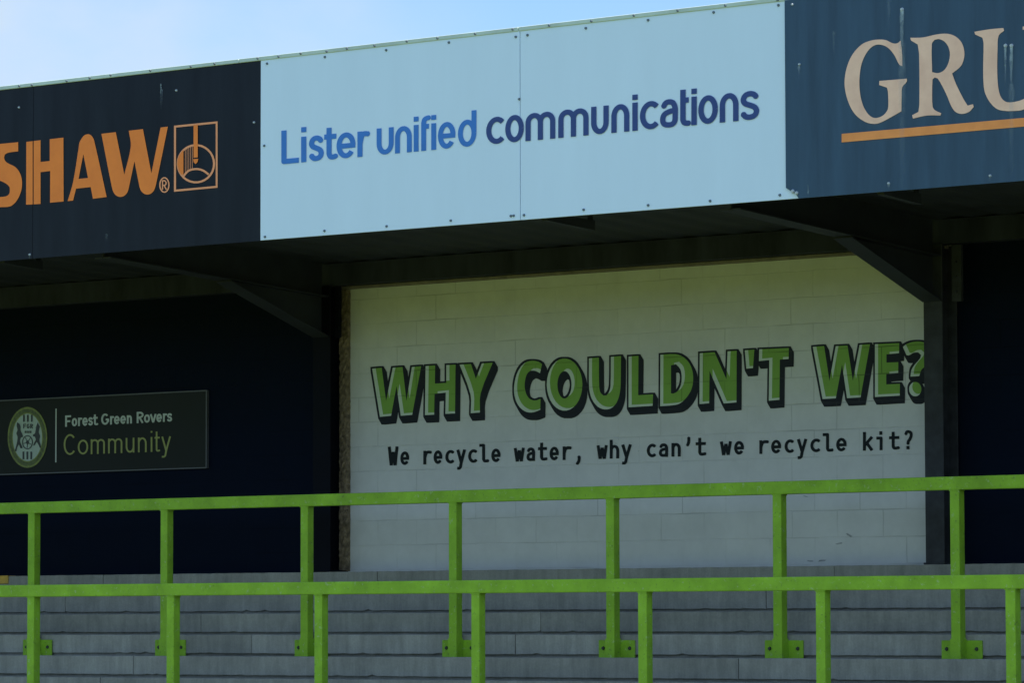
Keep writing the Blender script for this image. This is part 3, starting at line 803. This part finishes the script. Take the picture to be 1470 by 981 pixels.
def rafter(xc):
    hw = .09
    zf, zb = EYE + 3.142, EYE + 2.99
    yf, yb = YF + .15, 28.246
    bm = bmesh.new()
    zz = lambda y: zf + (zb - zf) * (y - yf) / (yb - yf)
    prism(bm, [(xc - .005, yf, zz(yf)), (xc - .005, yb, zz(yb)), (xc - .005, yb, under(yb) - .003), (xc - .005, yf, under(yf) - .003)], (.01, 0, 0))
    prism(bm, [(xc - hw, yf, zz(yf)), (xc - hw, yb, zz(yb)), (xc - hw, yb, zz(yb) + .012), (xc - hw, yf, zz(yf) + .012)], (hw * 2, 0, 0))
    o = obj('rafter', bm, M['dark_steel'], roof)
    bm = bmesh.new()
    ya, za, zl = 26.93, zz(26.93), EYE + 2.635
    prism(bm, [(xc - .006, ya, za - .001), (xc - .006, yb - .003, zl), (xc - .006, yb - .003, zz(yb) - .001)], (.012, 0, 0))
    d = Vector((0, yb - .003 - ya, zl - za)).normalized(); nrm = Vector((0, -d.z, d.y)) * -.012
    p = Vector((xc - hw, ya - .02, za - .003)); q = Vector((xc - hw, yb - .004, zl))
    prism(bm, [p, q, q + nrm, p + nrm], (hw * 2, 0, 0))
    obj('haunch', bm, M['dark_steel'], o)
bay = ((XR0 + XR1) - (XL0 + XL1)) / 2
for k in (-1, 0, 1, 2):
    rafter((XL0 + XL1) / 2 + bay * k)
for px, py, pe in ((780, 318, 850), (0, 375.5, 58), (1262, 276, 1318)):
    p = at(px, py, YF + .12); q = atx(pe, py + 14, p.x)
    bm = bmesh.new()
    z0 = FB + .0
    prism(bm, [(p.x - .03, YF + .145, z0 + .0), (p.x - .03, q.y, z0 - .03), (p.x - .03, q.y, z0 + .05), (p.x - .03, YF + .145, z0 + .06)], (.06, 0, 0))
    prism(bm, [(p.x - .008, q.y - .05, z0 - .03), (p.x - .008, q.y, z0 - .03), (p.x - .008, q.y, under(q.y) - .002), (p.x - .008, q.y - .05, under(q.y) - .002)], (.016, 0, 0))
    obj('fascia_bracket', bm, M['dark_steel'], roof)
# small cable loop hooked on the left haunch
bm = bmesh.new()
# capping screws, one mesh shared
def screw_mesh(name, r, m):
    b = bmesh.new(); disc(b, (0, 0, 0), r, .012)
    me = bpy.data.meshes.new(name); b.to_mesh(me); b.free(); me.materials.append(m); return me
SD, SPL, SB = screw_mesh('screw', .011, M['screw_dark']), screw_mesh('screw', .010, M['screw_pale']), screw_mesh('screw', .015, M['screw_pale'])
def screws(parent, pts, me, Y):
    for px, py in pts:
        p = at(px, py, Y)
        o = bpy.data.objects.new('screw', me); C.objects.link(o); o.parent = parent; o.location = p - parent.location
bm.free()
CAPX = [28, 46, 96, 129, 159, 216, 274, 308, 370, 400, 431.7, 469, 498, 537.7, 584, 628, 682, 736, 788.5, 849, 910, 973, 1041.5, 1117]
capping = [o for o in roof.children if o.name.startswith('capping')][0]
for px in CAPX:
    p = at(px, 60, YF - .014)
    o = bpy.data.objects.new('screw', SD); C.objects.link(o); o.parent = roof; o.location = Vector((p.x, YF - .016, FT + .008 + random.uniform(-.003, .006))) - roof.location

# ------------------------------------------------------------------ fascia sign boards
YB = YF                                         # face plane of the boards
def board(bm, x0, x1, z0, z1, y=YB, th=.012):
    box(bm, (x0, y, z0), (x1, y + th, z1), 0, .0015)
xb0, xb1, xseam = at(374.5, 200, YB).x, at(1129, 150, YB).x, at(747, 200, YB).x
# left board
s1 = thing('sign_board', ((XA + xb0) / 2, YB, FB), 'near black fascia board at left with bold orange letters SHAW and a square emblem', 'sign board', 'advertising boards along the roof edge')
xh = at(47.5, 200, YB).x
bm = bmesh.new(); board(bm, xh + .002, xb0 - .004, FB, FT - .004); obj('panel', bm, M['ink_panel'], s1)
bm = bmesh.new(); board(bm, XA, xh - .002, FB, FT - .004); obj('panel', bm, M['ink_panel'], s1)
zs = lambda p: zoom(p, 0, 170, 7.006)
zw = lambda p: zoom(p, 140, 165, 7.544)
bm = bmesh.new()
YL = YB - .004
seam = [(46.9, -150), (48.3, -150), (48.3, -400), (46.9, -400)]
lay(bm, [(soft(zs([(183,238),(183,330),(80,345),(50,362),(42,395),(55,430),(90,455),(150,485),(190,530),(215,590),(222,650),(215,720),(190,790),(150,850),(100,885),(0,893),(-120,902),(-120,800),(0,790),(60,783),(90,762),(98,730),(95,690),(60,655),(0,625),(-60,590),(-100,500),(-100,400),(-70,310),(-20,262),(60,250)])), 'f')], FILL, YL)
lay(bm, [(zs([(265,235),(408,218),(408,437),(500,427),(500,208),(638,192),(640,835),(503,848),(505,528),(408,540),(408,860),(262,868)]), 'f'), (seam, 'h')], FILL, YL)
lay(bm, [(soft(zs([(680,832),(735,640),(790,300),(800,240),(825,195),(850,168),(880,158),(905,162),(930,185),(948,225),(1073,790),(935,808),(912,690),(765,706),(735,826)])), 'f'), (zs([(838,358),(790,608),(885,598)]), 'h')], FILL, YL)
lay(bm, [(soft(zw([(42,203),(198,185),(290,645),(360,340),(338,170),(492,152),(583,632),(683,135),(762,125),(640,720),(615,810),(580,850),(540,862),(500,850),(465,810),(447,740),(400,500),(345,760),(325,835),(290,875),(250,888),(205,875),(175,840),(155,780)])), 'f')], FILL, YL)
face_front(bm); obj('lettering', bm, M['orange'], s1)
bm = bmesh.new(); polys = []
def ring(cx, cy, rx, ry, w): return [(zw(p), 'f') for p in stroke(ell(cx, cy, rx, ry, 30), w, closed=True)]
polys += ring(724, 758, 49, 78, 14)
for path in ([(704, 810), (704, 705)], [(704, 712), (728, 712), (742, 728), (742, 748), (728, 763), (704, 763)], [(722, 763), (746, 810)]):
    polys += [(zw(p), 'f') for p in stroke(path, 13)]
polys += [(zw([(828,115),(1300,68),(1300,788),(828,832)]), 'q'), (zw([(850,135),(1280,92),(1280,768),(850,808)]), 'r')]
polys += ring(1065, 528, 197, 202, 22)
polys += [(zw(p), 'f') for p in stroke(spline([(925, 668), (985, 605), (1065, 585), (1140, 600), (1205, 645)], 5), 22)]
for x in (948, 967, 986, 1005, 1024): polys.append((zw([(x, 372 - (x - 948) * .45), (x + 5, 370 - (x - 948) * .45), (x + 5, 620 - (x - 948) * .35), (x, 625 - (x - 948) * .35)]), 'f'))
lay(bm, polys, lambda s: 0 if 'f' in s or ('q' in s and 'r' not in s) else None, YL)
seg = [(930, 378), (930, 650), (905, 640), (880, 600), (866, 545), (866, 500), (880, 450), (905, 405)]
lay(bm, [(zw(seg), 'f')], lambda s: 1, YL - .003)
lay(bm, [(zw([(1040, 108), (1085, 104), (1085, 458), (1040, 464)]), 'f'), (zw([(1035, 478), (1090, 474), (1084, 508), (1062, 532), (1042, 512)]), 'f')], lambda s: 1, YL - .003)
face_front(bm); obj('emblem', bm, [M['peach'], M['orange']], s1)
screws(s1, [(27, 154), (252.9, 129.6), (364.4, 175.6), (42.4, 365.5)], SPL, YB - .006)

# middle board, two sheets
s2 = thing('sign_board', ((xb0 + xb1) / 2, YB, FB), 'pale ice blue fascia board with blue words Lister unified communications', 'sign board', 'advertising boards along the roof edge')
bm = bmesh.new(); board(bm, xb0, xseam - .003, FB + .003, FT - .004, YB - .004, .014); obj('panel', bm, M['ice_panel'], s2)
bm = bmesh.new(); board(bm, xseam + .003, at(1149, 200, YB).x, FB + .003, FT - .004, YB - .003, .013); obj('panel', bm, M['ice_panel'], s2)
bl = lambda x: 235.9 - .0951 * (x - 404)
xhf = lambda x: 37.3 + (x - 432) / 620 * 4.3
asf = lambda x: 49.0 + (x - 432) / 560 * 3.6
bm = bmesh.new()
text_line(bm, [('L',403.8,429)], bl, 36.8, 48.3, 7.4, YB - .008)
text_line(bm, [('i',432.2,439.7),('s',443,465)], bl, 36.8, 50.6, 7.4, YB - .008)
text_line(bm, [('t',465.3,482.7)], bl, 36.8, 48.0, 7.3, YB - .008)
text_line(bm, [('e',483,510.3)], bl, 37.2, 49, 7.2, YB - .008)
text_line(bm, [('r',513,529.4)], bl, 36.4, 49, 7.3, YB - .008)
UN = [('u',540.6,565),('n',567,591),('i',594,600.6),('f',604.6,615.7),('i',619.1,625.9),('e',628.6,653.8)]
text_line(bm, UN, bl, 38.4, 50.2, 7.0, YB - .008)
text_line(bm, [('d',657.3,683.8)], bl, 39.0, 51.5, 7.0, YB - .008)
face_front(bm)
obj('lettering', bm, M['royal'], s2)
bm = bmesh.new()
CO = [('c',697.8,723.4),('o',725.2,752),('m',754.2,797),('m',801.3,844.8),('u',848.5,873.7),('n',877.5,903.4),('i',907.6,915.4),('c',918.5,945),('a',947.4,973),('t',976.4,988.6),('i',992.5,1000.1),('o',1002.3,1030.5),('n',1033,1060.1),('s',1062.4,1090.2)]
text_line(bm, CO, bl, xhf, asf, 7.4, YB - .008)
face_front(bm)
obj('lettering', bm, M['indigo'], s2)
screws(s2, [(383,91),(466,81.5),(554,71.6),(644,60.6),(740,52.5),(380,340),(465.4,331.4),(554.6,324.8),(646.7,316.7),(733,310),(737,309.6),(379,209),(745,142),
            (756.8,50),(840.5,40),(930,28.4),(1024,17.3),(1117,7),(751.8,308.8),(837.4,301),(930,294.6),(1019,288.4),(1119,280)], SD, YB - .010)

# right board, lower left corner torn off
s3 = thing('sign_board', ((xb1 + XB) / 2, YB, FB), 'faded navy fascia board with cream serif letters GRU above an orange line', 'sign board', 'advertising boards along the roof edge')
c1, c2 = at(1129, 270, YB), at(1148, 283, YB)
bm = bmesh.new()
ya, yb_ = YB - .016, YB - .006
poly = [(xb1, ya, FT - .004), (xb1, ya, c1.z), (xb1 + .05, ya, c1.z - .03), (c2.x - .02, ya, c2.z + .02), (c2.x, ya, FB + .001), (XB, ya, FB + .001), (XB, ya, FT - .004)]
prism(bm, poly, (0, yb_ - ya, 0)); obj('panel', bm, M['navy_panel'], s3)
bm = bmesh.new(); board(bm, at(1150, 200, YB).x, XB, FB + .004, FT - .01, YB - .004, .03); obj('backing_board', bm, M['dark_steel'], s3)
zg = lambda p: soft(zoom(p, 1200, 20, 5.16))
zr = lambda p: soft(zoom(p, 1300, 20, 5.163))
YG = ya - .004
bm = bmesh.new()
lay(bm, [(zg([(480,195),(490,290),(492,385),(470,375),(430,300),(380,245),(320,225),(270,240),(225,290),(190,370),(175,470),(177,570),(195,660),(230,730),(270,765),(310,768),(350,750),(380,715),(388,680),(385,575),(378,545),(320,525),(322,495),(525,478),(525,500),(492,540),(487,600),(485,720),(430,752),(320,808),(260,812),(200,790),(140,740),(95,660),(68,560),(65,480),(85,380),(125,295),(190,225),(250,198),(310,188),(370,192),(420,215),(455,215)]), 'f')], FILL, YG)
lay(bm, [(zr([(35,175),(130,172),(230,150),(310,145),(370,165),(415,210),(435,275),(432,330),(410,385),(345,440),(375,520),(430,630),(460,678),(500,668),(505,688),(470,725),(415,740),(370,725),(340,685),(300,590),(240,480),(215,470),(200,485),(197,560),(200,680),(215,710),(265,735),(258,752),(160,752),(55,775),(48,750),(95,725),(102,660),(100,300),(90,225),(40,195)]), 'f'),
         (zr([(197,430),(195,220),(215,190),(250,185),(290,205),(320,250),(328,310),(310,380),(280,420),(240,437)]), 'h')], FILL, YG)
lay(bm, [(zr([(510,130),(620,112),(725,102),(730,122),(690,160),(682,250),(680,450),(690,560),(710,620),(750,652),(820,648),(890,622),(960,560),(985,450),(990,150),(945,120),(868,115),(868,92),(1130,75),(1130,100),(1060,130),(1050,500),(1000,610),(930,680),(860,712),(800,718),(740,718),(680,705),(630,660),(595,600),(580,540),(575,400),(578,220),(570,175),(515,150)]), 'f')], FILL, YG)
face_front(bm); obj('lettering', bm, M['cream'], s3)
bm = bmesh.new()
lay(bm, [([(1208.2, -192), (1208.2, -204.3), (1600, -170.2), (1600, -157.5)], 'f')], FILL, YG)
face_front(bm); obj('underline', bm, M['amber'], s3)
screws(s3, [(1137, 6), (1147.3, 92), (1275.4, 263), (1421, 252)], SPL, ya - .006)
screws(s3, [(1294.4, 13), (1443, 65), (1451.6, 65), (1137.5, 274.5), (1143, 277)], SB, ya - .007)
def run_off(parent, specs, Y):
    """specs: (px, top py, bottom py, width px, strength)"""
    for px, yt, yb, wd, st in specs:
        bm = bmesh.new(); n = 10; rows = []
        for i in range(n + 1):
            t = i / n; y = yt + (yb - yt) * t; hw = wd / 2 * (1.15 - .35 * t) * random.uniform(.8, 1.2); c = px + random.uniform(-.3, .3)
            e = st * (1 - t) ** 1.2
            rows.append([(bm.verts.new(at(c + hw * k, y, Y)), e * (1 - abs(k)) if abs(k) < 1 else 0) for k in (-1, -.4, .4, 1)])
        for a, b in zip(rows[:-1], rows[1:]):
            for j in range(3): bm.faces.new((a[j][0], b[j][0], b[j + 1][0], a[j + 1][0]))
        fade = [e for r in rows for _, e in r]
        face_front(bm)
        o = obj('run_off_stain', bm, M['stain'], parent)
        a = o.data.attributes.new('fade', 'FLOAT', 'POINT')
        for i, e in enumerate(fade): a.data[i].value = e
run_off(s3, [(1294.6, 14, 96, 6.5, 1.25), (1295, 60, 280, 12, .38), (1276, 0, 50, 5, .25), (1443.2, 66, 125, 3.5, 1.0), (1451.8, 66, 145, 5, 1.2), (1452, 120, 255, 8, .35), (1147, 94, 112, 4, .6), (1275.6, 264, 271, 4, .7), (1421.2, 253, 260, 4, .7), (1160, 278, 262, 3, .4), (1197, 45, 80, 5, .22)], ya - .0085)
run_off(s1, [(231, 120, 158, 2.0, .7), (233, 128, 150, 1.4, .4), (153, 336, 347, 4, .25), (42, 366, 372, 2.5, .4)], YB - .0085)

# ------------------------------------------------------------------ green barriers
def barrier(yf, z_rail_top, z_rail_bot, x_first, n_lo, n_hi, z_foot, label):
    """yf: front face of posts; posts bolted to the riser behind"""
    pw, sp = .084, 1.6575
    t = thing('barrier_rail', (x_first + 3 * sp, yf, z_foot), label, 'barrier', 'green barrier rails on the terrace')
    bm = bmesh.new()
    box(bm, (x_first + n_lo * sp - .4, yf, z_rail_bot), (x_first + n_hi * sp + .4, yf + pw + .004, z_rail_top), 0, .009, 2)
    obj('rail', bm, M['rail_green'], t)
    proto = None
    for k in range(n_lo, n_hi + 1):
        loc = Vector((x_first + k * sp, yf, z_foot))
        if proto is None:
            bm = bmesh.new()
            box(bm, (loc.x - pw / 2, yf + .002, z_foot), (loc.x + pw / 2, yf + pw, z_rail_bot + .003), 0, .007, 2)
            for e0, e1, f0, f1 in ((-pw / 2 - .004, pw / 2 + .004, -.002, .002), (pw / 2, pw / 2 + .005, .002, pw)):
                box(bm, (loc.x + e0, yf + f0, z_rail_bot - .007), (loc.x + e1, yf + f1, z_rail_bot - .0005))   # weld bead
            proto = obj('post', bm, M['rail_green'], t, origin=loc)
            bm = bmesh.new()
            # sleeve round the foot, flange plate on the riser, bolts
            for lo, hi in (((-pw / 2 - .004, -.004), (pw / 2 + .004, .0)), ((-pw / 2 - .004, pw), (pw / 2 + .004, pw + .004)), ((-pw / 2 - .004, 0), (-pw / 2, pw)), ((pw / 2, 0), (pw / 2 + .004, pw))):
                box(bm, (loc.x + lo[0], yf + lo[1], z_foot - .002), (loc.x + hi[0], yf + hi[1], z_foot + .165))
            box(bm, (loc.x - .185, yf + pw + .006, z_foot - .002), (loc.x + .185, yf + pw + .02, z_foot + .152), 0, .004)
            for sx in (-1, 1):
                disc(bm, (loc.x + sx * .135, yf + pw + .003, z_foot + .085), .019, .016, 1, 6)
                box(bm, (loc.x + sx * .155 - .03, yf + pw + .0, z_foot - .012), (loc.x + sx * .155 + .03, yf + pw + .018, z_foot - .001), 1)
            pl = obj('base_plate', bm, [M['rail_green'], M['bolt_dark']], proto)
        else:
            o = proto.copy(); C.objects.link(o); o.parent = t; o.location = loc - t.location
            q = pl.copy(); C.objects.link(q); q.parent = o
    return t
barrier(27.135, EYE + 1.148, EYE + 1.043, -26.4387, -3, 10, EYE - .278, 'lime green barrier rail bolted higher up the terrace, its foot plates in view')
barrier(25.855, EYE + .363, EYE + .257, -25.1936, -3, 10, EYE - .278 - 4 * RISE, 'lime green barrier rail lower on the terrace, crossing in front of the other rail')
